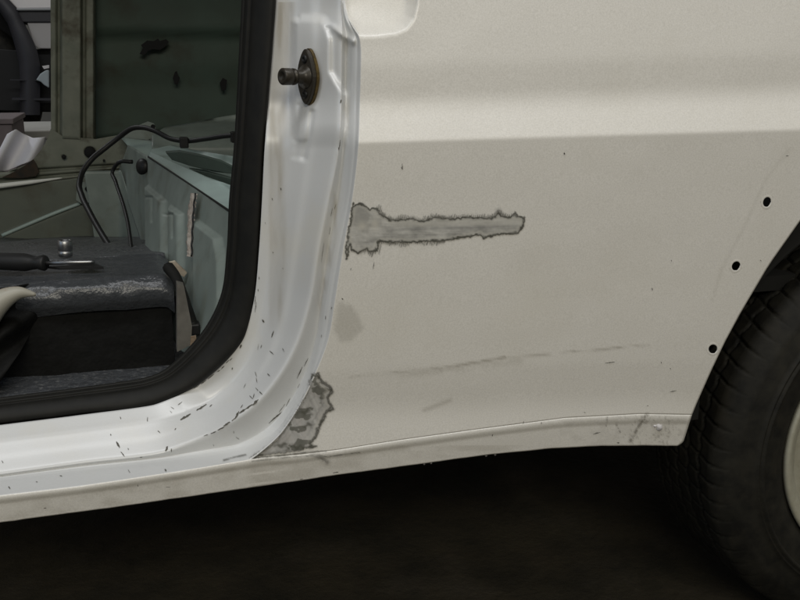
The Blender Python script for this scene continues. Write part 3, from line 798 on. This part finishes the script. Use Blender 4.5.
tube('hose', [at(x, y, z) for x, y, z in hose], [.0045, .005, .006, .0055], BLACKP, CAR, 12, 140)['label'] = 'thick black hose looping across the inner side'
for x, y, z in ((184, 141, .965), (235, 135.5, .88)):
    box('hose_clip', tuple(at(x-4, y+7, z)-np.array([0, .01, 0])), tuple(at(x+4, y-4, z)+np.array([0, .012, 0])), BLACKP, CAR, .002)

# far side of the shell
far = sheet('far_quarter_inner', [(94,-150),(262,-150)], [(96,139),(262,120)], 60, 60, lambda x, y: at(x, y, 1.42+0.02*sstep(28, 40, y)+0.01*sstep(60, 90, y)), SHADEIN, CAR)
far['label'] = 'green inner skin of the far rear quarter, shade put into its colour'
def blob(name, pts, Yd, m, parent):
    P3 = [at(x, y, Yd) for x, y in pts]
    n = len(P3)
    return link(name, P3+[p+np.array([0, 0.008, 0]) for p in P3], [tuple(range(n))]+[(i, (i+1) % n, (i+1) % n+n, i+n) for i in range(n)], m, parent, smooth=False)
HOLE = mat('shadowed_gap', (0.006, 0.006, 0.006), rough=0.9)
blob('ragged_hole', [(139.5,54),(143,48),(141,45),(147,40.5),(154,41),(158,38.5),(160,41),(166,39),(169,42),(166,46),(160,50),(153,49),(148,51),(145,55)], 1.412, RUST if False else HOLE, far)
blob('ragged_hole', [(173,78),(175,72),(177,71),(178,75),(180,78),(178,84),(175,84.5)], 1.422, HOLE, far)
blob('ragged_hole', [(220,83),(223,78),(227,80),(226,90),(222,91)], 1.422, HOLE, far)
# far pillar in three stepped faces
def strip(name, xa, xb, y0, y1, Ya, Yb, m, parent, t=0.004):
    return sheet(name, [(xa[0], y0), (xb[0], y0)], [(xa[1], y1), (xb[1], y1)], 10, 60, lambda x, y: at(x, y, Ya+(Yb-Ya)*np.clip((x-xa[0])/(xb[0]-xa[0]), 0, 1)), m, parent, t)
pil = sheet('far_pillar', [(50,-150),(96,-150)], [(51,138),(96,140)], 60, 80,
   lambda x, y: at(x, y, 1.36+0.012*sstep(55, 59, x)-0.030*sstep(59, 63, x)+0.028*sstep(80, 83.5, x)-0.012*sstep(84, 87, x)+0.03*sstep(93, 96, x)), INNER, CAR, 0.006)
pil['label'] = 'grubby beige pillar on the far side of the car'
# far lower quarter: plate with holes, sill lip and lower panel
def farlow(x, y):
    b = 1.345+0.012*np.exp(-((y-np.interp(x, [0, 120], [172.5, 165]))/1.4)**2)+0.012*np.exp(-((y-np.interp(x, [0, 120], [180, 170]))/1.2)**2)
    b = b-0.02*sstep(-1, 2, poly_sd(x, y, [(52,-10),(52,134),(58,142),(96,143),(96,-10)]))*0
    b = b+0.06*(1-sstep(2, 6, np.hypot(x-90, y-152)))+0.03*(1-sstep(.8, 2.4, np.hypot(x-64, y-157)))
    return at(x, y, b)
lowf = sheet('far_sill_plate', [(-30,173),(8,172),(30,163),(41,150),(47,140),(51,128),(62,136),(96,139),(130,133),(150,131)], [(-30,187.5),(8,185),(20,184),(30,182.5),(40,181.5),(50,180.5),(62,179),(96,175),(125,171.5),(150,168)], 160, 60, farlow, INNER, CAR)
lowf['label'] = 'dirty far sill plate with drain holes and a dark patch'
for x, y, r in ((90, 152, 5.3), (64, 157, 2.0), (104, 160.5, 1.2)):
    c = at(x, y, 1.335); rr = r/900*2.2
    lathe('drain_hole', [(0, .0001), (0, rr), (.004, rr*.97)], c+np.array([0, -.001, 0]), (0, 1, 0), (0, 0, 1), HOLE, lowf, 20)
tube('sill_lip', [at(x, y, z) for x, y, z in ((-30, 189.5, 1.285), (0, 186, 1.285), (30, 182.3, 1.29), (62, 178, 1.30))], [.0065, .0055, .0045, .0012], mat('painted_edge_highlight', (0.75, 0.76, 0.72), rough=0.3), lowf, 8, 30)  # the lip's highlight is painted in as a near-white colour
lower = sheet('far_side_liner', [(-30,188),(62,180),(90,176)], [(-30,245),(60,245),(104,245)], 60, 40, lambda x, y: at(x, y, 1.30-0.012*sstep(-2, 2, y-np.interp(x, [0, 82], [236, 203]))), LINER, CAR)
tube('press_line', [at(x, y, 1.287) for x, y in ((2, 235.5), (30, 223.5), (55, 213), (80, 203.5))], 0.0042, PRIMER_L, lower, 8, 20)
blob('bracket_tab', [(77,184),(95,180),(96,201),(82,204),(76,200)], 1.27, PRIMER, lower)
lathe('drain_hole', [(0, .0001), (0, .0058)], at(87.5, 189, 1.262), (0, 1, 0), (0, 0, 1), HOLE, lower, 16)
blob('bracket_tab', [(120,133),(148,121.5),(154,123.5),(158,134),(146,141),(128,141)], 1.30, PRIMER, CAR)
lathe('drain_hole', [(0, .0001), (0, .005)], at(153, 126.5, 1.296), (0, 1, 0), (0, 0, 1), HOLE, CAR, 14)
# wheelhouse hump behind the hose
def hump(x, y):
    return at(x, y, 1.22-0.10*np.sqrt(np.clip(1-((x-200)/60)**2, 0, 1)))
sheet('wheelhouse', [(152,135),(165,127),(185,124),(215,118),(250,112)], [(152,150),(165,153),(200,158),(225,162),(250,165)], 60, 20, lambda x, y: at(x, y, 1.12+0.2*np.clip((150-y)/30, 0, 1)**2), PRIMER, CAR)
# dark brown patch at the corner of the far opening
blob('dark_patch', [(2,177.5),(14,172),(24,166),(33,159.5),(36,164),(39,172),(36,176),(22,178)], 1.335, mat('dark_brown', (0.014, 0.012, 0.009), rough=0.8, mottle=0.8, mscale=60, second=(0.05, 0.028, 0.012)), lowf)

# floor of the cabin, seat box
ZF = 0.385
def onz(z): return lambda x, y: at_z(x, y, z)
fl_ = link('cabin_floor', *(lambda X, Yg: ((np.stack([X, Yg, ZF+0.010*(fbm(X*9, Yg*9, 3)-0.5)+0.004*(fbm(X*40, Yg*40, 9)-0.5)], -1)).reshape(-1, 3), grid_faces(X.shape[0], X.shape[1])))(*np.meshgrid(np.linspace(-1.3, 0.17, 150), np.linspace(0.112, 1.30, 120))), MAT, CAR)
thick(fl_, 0.02, 1); fl_['label'] = 'crumpled black mat on the cabin floor'
# seat box: top slab with soft front roll, side faces
YB = 0.36
ptF = at(172, 273, YB); zt = ptF[2]
xr = ptF[0]
nx_, prof = 140, []
for a in np.linspace(0, 1, 26): prof.append((YB+0.145*(1-a), 0.0))
for a in np.linspace(0, math.pi*0.62, 14)[1:]: prof.append((YB-0.020*math.sin(a), -0.020*(1-math.cos(a))*1.15))
for a in np.linspace(0, 1, 5)[1:]: prof.append((prof[-1][0]+0.002, prof[-1][1]-0.003))
xsb = np.linspace(-1.2, xr, nx_)
V = []
for (yy, dz) in prof:
    for x in xsb:
        e = min(1, (xr-x)/0.02); rd = -0.010*(1-math.sqrt(max(0, 1-(1-e)**2)))
        wr = 0.0030*(fbm(np.array(x*45), np.array(yy*120+dz*30), 12)-0.5)*(1.6 if dz < -0.001 else 0.7)
        wob = 0.008*math.sin(x*9)*max(0, min(1, (-0.1-x)*6))
        V.append((x, yy-wr, zt+dz+rd+wr*1.2+wob))
sbt = link('seat_box_cover', V, grid_faces(len(prof), nx_), VINYL, CAR)
sbt['label'] = 'worn black vinyl top of the raised seat box'
zlow = zt-0.036
# box body
bx = link('seat_box', *(lambda xs2, zs2: (np.array([(x, YB-0.006+0.010*(fbm(np.array(x*7), np.array(z*9), 5)-.5)+0.006*math.sin((x*1.2+z)*40)*max(0, min(1, (-0.15-x)*8)), z) for z in zs2 for x in xs2]), grid_faces(len(zs2), len(xs2))))(np.linspace(-1.2, xr-0.004, 90), np.linspace(zlow+0.004, ZF-0.01, 30)), SIDEV, CAR)
box('box_end', (xr-0.014, YB+0.002, ZF), (xr-0.004, YB+0.14, zlow+.01), SIDEV, bx)
# raised rear mat level behind the box
zr = at(60, 262, YB+0.145)[2]
Xg, Yg = np.meshgrid(np.linspace(-1.2, 0.05, 90), np.linspace(YB+0.14, 1.30, 70))
tb = sstep(0, .08, Yg-(YB+0.14))
zfar = at(40, 238, 1.29)[2]
Zg = zt+(zfar-zt)*(Yg-YB-.14)/(1.30-YB-.14)+0.02*(fbm(Xg*7, Yg*6, 31)-0.5)*tb
print('zt', zt, 'zfar', zfar)
rear = link('rear_mat', np.stack([Xg, Yg, Zg], -1).reshape(-1, 3), grid_faces(*Xg.shape), MAT, CAR)
thick(rear, 0.01, 1)

# debris at the end of the box
prism('torn_trim', [at(x, y, .40) for x, y in ((169,263),(175,261.5),(187,273),(184,277),(177,273),(172,270))], (0.0, .004, .001), mat('cream_scrap', (0.42, 0.38, 0.30), rough=.7, mottle=.8, mscale=60, second=(.2, .13, .08)), CAR)
tube('belt_strap', [at(x, y, z) for x, y, z in ((168, 267, .36), (175, 276, .34), (182, 292, .31), (188, 310, .27), (193, 328, .24))], [.008, .007, .0065, .008], RUBBER, CAR, 8, 40)
box('belt_anchor', tuple(at(190, 336, .235)), tuple(at(200, 324, .235)+np.array([0, .02, 0])), BLACKP, CAR, .002)
prism('rusty_scrap', [at(x, y, .225) for x, y in ((191,337),(196,336),(197,346),(194,352),(190,348))], (0, .004, 0), RUST, CAR)
prism('rusty_scrap', [at(x, y, .23) for x, y in ((177,284),(184,286),(192,326),(191,345),(177,352))], (0.0, .02, 0), mat('dusty_steel', (0.16, 0.15, 0.13), rough=.6, mottle=.8, mscale=30, second=(.07, .065, .055)), CAR)

sheet('vinyl_fold', [(-60,300),(0,288),(30,284),(60,282)], [(-60,400),(-20,392),(0,382),(20,352)], 90, 60,
      lambda x, y: at(x, y, 0.335-0.020*(0.5+0.5*np.sin((x*0.75+y)*0.17+2*fbm(x/40, y/40, 3)))-0.0004*(y-290)+0.045*sstep(0, 45, x)), SIDEV, sbt)
# cream bent lever at the left
lev = [at(x, y, z) for x, y, z in ((-60, 330, .30), (-10, 315, .30), (2, 306, .30), (12, 297, .30), (22, 291, .30), (34, 293, .32))]
tube('bent_lever', [at(x, y, .30) for x, y in ((-40, 345), (-22, 323), (-6, 306), (6, 297.5), (18, 293), (36, 294.5))], [.021, .021, .018, .013, .008, .002], CREAM, CAR, 12, 30)['label'] = 'cream curved metal lever with rusty edge'

# ------------------------------------------------------------------ loose things on the seat box
sd_ = thing('screwdriver', 'black handled screwdriver lying on the black seat box', 'screwdriver')
zz = zt+0.003
def oz(px, py, z): return at_z(np.array(float(px)), np.array(float(py)), z)
a, b = oz(-22, 260.5, zz+.013), oz(46, 263, zz+.013)
ax = (b-a); ln = np.linalg.norm(ax)
lathe('handle', [(0, .0005), (0, .012), (ln*.1, .0135), (ln*.25, .012), (ln*.7, .0125), (ln*.8, .0100), (ln*.88, .0088), (ln*.97, .0112), (ln, .0095), (ln, .0005)], a, ax, (0, 0, 1), BLACKP, sd_, 10)
b2, c2 = b, oz(95, 262, zz+.010)
lathe('shaft', [(0, .0028), (np.linalg.norm(c2-b2)*.9, .0028), (np.linalg.norm(c2-b2), .0016)], b2, c2-b2, (0, 0, 1), STEEL, sd_, 10, close=True)
# a second, black tool blade lies before it
prism('flat_blade', [oz(48, 268.5, zt+.006), oz(96, 265.5, zt+.006), oz(104, 269, zt+.006), oz(60, 269.8, zt+.006)], (0, 0, .003), BLACKP)
fb = bpy.data.objects['flat_blade']; fb['label'] = 'flat black blade lying beside the screwdriver on the seat box'; fb['category'] = 'blade'
sk = thing('socket', 'small chrome wrench socket standing on the black mat', 'socket')
s0 = at(65.5, 256.5, 0.55); s0 = at_z(np.array(65.5), np.array(256.0), zt)
k_ = np.linalg.norm(s0-CAM)/900
r_ = 6.6*k_; h_ = 15*k_
lathe('socket_body', [(0, r_*.8), (0, r_*.95), (h_*.3, r_), (h_*.32, r_*.93), (h_*.38, r_*.93), (h_*.40, r_), (h_*.97, r_), (h_, r_*.93), (h_, r_*.72), (h_*.5, r_*.70), (h_*.5, .0002)], s0, (0.05, 0, 1), (1, 0, 0), STEEL, sk, 24)
lathe('socket_bore', [(0, .0002), (0, r_*.68)], s0+np.array([0, 0, h_*.6]), (0.05, 0, 1), (1, 0, 0), HOLE, sk, 6)

# ------------------------------------------------------------------ wheel
WY0 = 0.050
wc = np.array([0.99, 0.048, 0.285])
RT_ = 0.283
print('wheel centre', wc)
wheel = bpy.data.objects.new('wheel', None); COL.objects.link(wheel); wheel.parent = CAR
prof = []
# (y, r) from rim bead outside over the tread to the inside
prof += [(0.020, .176), (0.010, .180), (0.004, .188), (0.000, .200), (-0.001, .2165), (-0.001, .2170), (-0.0036, .2185), (-0.0038, .2215), (-0.0012, .2232), (-0.001, .2255), (-0.0022, .2262), (-0.0022, .2270), (-0.0006, .2278), (0.001, .234), (0.0035, .246), (0.005, .250), (0.0052, .252), (0.008, .258), (0.013, .2665), (0.018, .273), (0.024, .2785)]
prof += [(0.030+k*0.0022, .2815+0.0018*math.sin(math.pi*k/56)) for k in range(57)]
prof += [(0.158, .2785), (0.166, .270), (0.172, .255), (0.175, .23), (0.172, .20), (0.160, .178)]
NTH = 1100
pr = np.array(prof)
th = np.linspace(0, 2*math.pi, NTH, endpoint=False)
PY_, TH_ = np.meshgrid(pr[:, 0], th); PR_ = np.broadcast_to(pr[:, 1], PY_.shape).copy()
tread = (sstep(.014, .019, PY_)*(1-sstep(.160, .165, PY_)))
g = np.zeros_like(PY_)
for yc in (.050, .074, .098, .122, .144):
    wob = 0.0022*np.sin(TH_*60)
    g = np.maximum(g, np.exp(-((PY_-yc-wob)/.0020)**4))
for i, (ya, yb, ph) in enumerate(((.014, .050, 0), (.050, .074, .4), (.074, .098, .1), (.098, .122, .6), (.122, .165, .3))):
    q = np.mod(TH_*64/(2*math.pi)*1.0+ph+12*(PY_-ya), 1.0)
    m2 = (PY_ > ya) & (PY_ <= yb)
    g = np.maximum(g, np.where(m2, np.exp(-((q-.5)/.055)**4), 0))
PR_ = PR_-0.0045*g*tread*(1-0.55*(1-sstep(.022, .04, PY_)))*(0.6+0.8*vnoise(TH_*30, PY_*60, 7))
# small ribs on the shoulder
PR_ = PR_+0.0008*np.exp(-((PY_-.0052)/.0008)**2)
V = np.stack([wc[0]+PR_*np.cos(TH_), wc[1]-0.02+PY_, wc[2]+PR_*np.sin(TH_)], -1).transpose(1, 0, 2)
ty = link('tyre', V.reshape(-1, 3), grid_faces(len(prof), NTH, True), TYRE, wheel)
lathe('rim', [(0.030, .150), (0.012, .160), (0.008, .166), (0.004, .172), (0.002, .1775), (0.0045, .1800), (0.010, .1790), (0.016, .176), (0.10, .165), (0.155, .178)], wc-np.array([0, .02, 0]), (0, 1, 0), (0, 0, 1), RIMM, wheel, 120)
lathe('wheel_disc', [(0.030, .151), (0.040, .140), (0.036, .120), (0.022, .100), (0.016, .080), (0.020, .050), (0.018, .030), (0.012, .025), (0.012, .0001)], wc-np.array([0, .02, 0]), (0, 1, 0), (0, 0, 1), RIMM, wheel, 90)
for k in range(4):
    a = math.pi/4+k*math.pi/2
    lathe('wheel_nut', [(0, .010), (.014, .009), (.016, .0001)], wc+np.array([.05*math.cos(a), 0.0, .05*math.sin(a)]), (0, -1, 0), (0, 0, 1), STEEL, wheel, 6)
# wheelhouse liner: drum round the wheel, closed behind; inner skin behind the quarter panel
ln_ = []
NA = 60
Vv = []; Ff = []
for yy in (0.035, 0.30):
    for k in range(NA):
        a = math.radians(14+150*k/(NA-1)); r = 0.345
        Vv.append((wc[0]+r*math.cos(a), yy, wc[2]+r*math.sin(a)))
for k in range(NA-1): Ff.append((k, k+1, NA+k+1, NA+k))
Ff.append(tuple(range(NA, 2*NA)))
lin_ = link('wheel_arch_liner', Vv, Ff, UNDER, CAR); thick(lin_, .004, 1)
# closing sheet between the skin and the liner so the holes look into darkness
cl = box('inner_skin', (at(600,200,.062)[0], 0.062, 0.34), (wc[0]-0.30, 0.067, 0.95), UNDER, CAR)
box('rear_inner_skin', (wc[0]-0.36, 0.30, 0.28), (wc[0]+0.9, 0.31, 0.95), UNDER, CAR)
e0 = P_sill[::6]; e1 = e0+np.array([0, 1.27, 0.0])
link('underbody', np.concatenate([e0, e1]), grid_faces(2, len(e0)), UNDER, CAR, smooth=False)
box('underbody', (wc[0]-0.34, 0.26, 0.36), (wc[0]+0.9, 1.34, 0.37), UNDER, CAR)
lathe('axle', [(0, .03), (1.1, .03)], (wc[0], .24, wc[2]), (0, 1, 0), (0, 0, 1), UNDER, CAR, 12, True)
box('load_floor', (0.16, 0.08, 0.50), (1.3, 1.40, 0.52), UNDER, CAR)
# roof and tail so that the cabin is as shaded as a real one
box('roof', (-1.3, 0.12, 1.44), (1.5, 1.36, 1.47), INNER, CAR, .01)
box('tail_panel', (1.30, 0.10, 0.29), (1.33, 1.40, 1.44), INNER, CAR)
box('far_rear_side', (0.30, 1.44, 0.30), (1.3, 1.46, 1.44), INNER, CAR)

# ------------------------------------------------------------------ beyond the far opening
pp = thing('sheet_of_paper', 'crumpled white paper sheet hanging over the far sill', 'paper')
sheet('paper', [(7,134),(16,129),(22,133),(33,138),(46,137)], [(-12,172),(5,172),(20,165),(34,160),(44,148)], 24, 24, lambda x, y: at(x, y, 1.52+0.02*np.sin(x/5+y/9)), PAPER, pp, .0006)
cb = thing('storage_box', 'mauve grey cardboard box standing beyond the far door opening', 'box')
b0 = at(-14, 172, 2.0); b1 = at(11.5, 120.5, 2.0)
box('carton', (b0[0]-.3, 2.0, 0.003), (b1[0], 2.35, b1[2]-.01), PINK, cb, .004)
box('carton_lid', (b0[0]-.31, 1.99, b1[2]-.01), (b1[0]+.006, 2.36, b1[2]+.006), PINK, cb, .003)
# low bench, pale top
bt = thing('workbench', 'low pale topped bench behind the white paper sheet', 'bench')
p = at(30, 128, 2.6)
box('bench_top', (-1.6, 2.45, p[2]-.03), (0.1, 3.0, p[2]), mat('pale_board', (0.42, 0.42, 0.40), rough=.7, mottle=.4, mscale=10), bt, .004)
for x in (-1.55, 0.03):
    for y in (2.5, 2.93): box('leg', (x, y, 0.003), (x+.04, y+.04, p[2]-.03), CHARC, bt)
# neighbouring vehicle
nb = thing('parked_car', 'white parked car with charcoal trim seen through the far opening', 'car')
YN = 3.3
def pr2(name, pts, Yd, dep, m, bev=0.004): return prism(name, [at(x, y, Yd) for x, y in pts], (0, dep, 0), m, nb, bev)
pr2('body_panel', [(-2,-60),(-2,-14),(9,0),(17,8.6),(60,8),(130,8),(130,-60)], YN, .3, FARW)
pr2('rubbing_strip', [(15,9.4),(130,8.8),(130,22),(20,22.4)], YN-.01, .3, CHARC)
pr2('panel_ledge', [(16,8.2),(130,7.6),(130,10),(17,10.6)], YN-.03, .1, mat('ledge_grey', (0.25, 0.26, 0.27), rough=.5))
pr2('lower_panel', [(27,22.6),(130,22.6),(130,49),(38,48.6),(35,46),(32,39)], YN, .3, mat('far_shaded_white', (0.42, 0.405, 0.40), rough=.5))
arcp = [(-30,-40),(-2,-14),(9,0),(17,9),(22,20),(28,30),(33,41),(37,50),(40,64),(40,115)]
arci = [(-40,-20),(-14,-2),(0,12),(8,24),(12,36),(16,50),(19,64),(20,80),(20,115)]
V = []; A_, B_ = resample(arcp, 40), resample(arci, 40)
for (xa, ya), (xb, yb) in zip(A_, B_):
    V += [at(xa, ya, YN-.02), at((xa+xb)/2, (ya+yb)/2, YN-.05), at(xb, yb, YN-.02), at(xb, yb, YN+.2)]
link('arch_trim', V, grid_faces(40, 4), CHARC, nb)
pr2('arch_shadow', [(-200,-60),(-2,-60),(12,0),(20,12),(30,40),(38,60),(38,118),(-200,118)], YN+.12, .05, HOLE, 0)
lathe('tyre', [(0, .18), (-.02, .24), (-.01, .31), (.03, .335), (.17, .335), (.2, .30)], at(-45, 95, YN+.08), (0, 1, 0), (0, 0, 1), TYRE, nb, 60)
pr2('dark_sill', [(-120,108),(-120,40),(14,50),(38,49),(130,49.5),(130,112),(40,112)], YN+.05, .3, BLACKP)
pr2('sill_line', [(10,79.3),(42,80),(42,81),(10,80.3)], YN-.04, .02, CHARC, 0)
pr2('sill_line', [(12,98),(130,99),(130,101.5),(12,100)], YN-.04, .05, CHARC, 0)
pr2('light_lens', [(36,80),(40,74),(46,70),(49,70),(49,88),(44,85),(41,82)], YN-.05, .03, mat('lens_grey', (0.35, 0.40, 0.42), rough=.3))
pr2('light_lens', [(42,66),(49,65),(49,68),(44,69)], YN-.05, .03, FARW, 0)
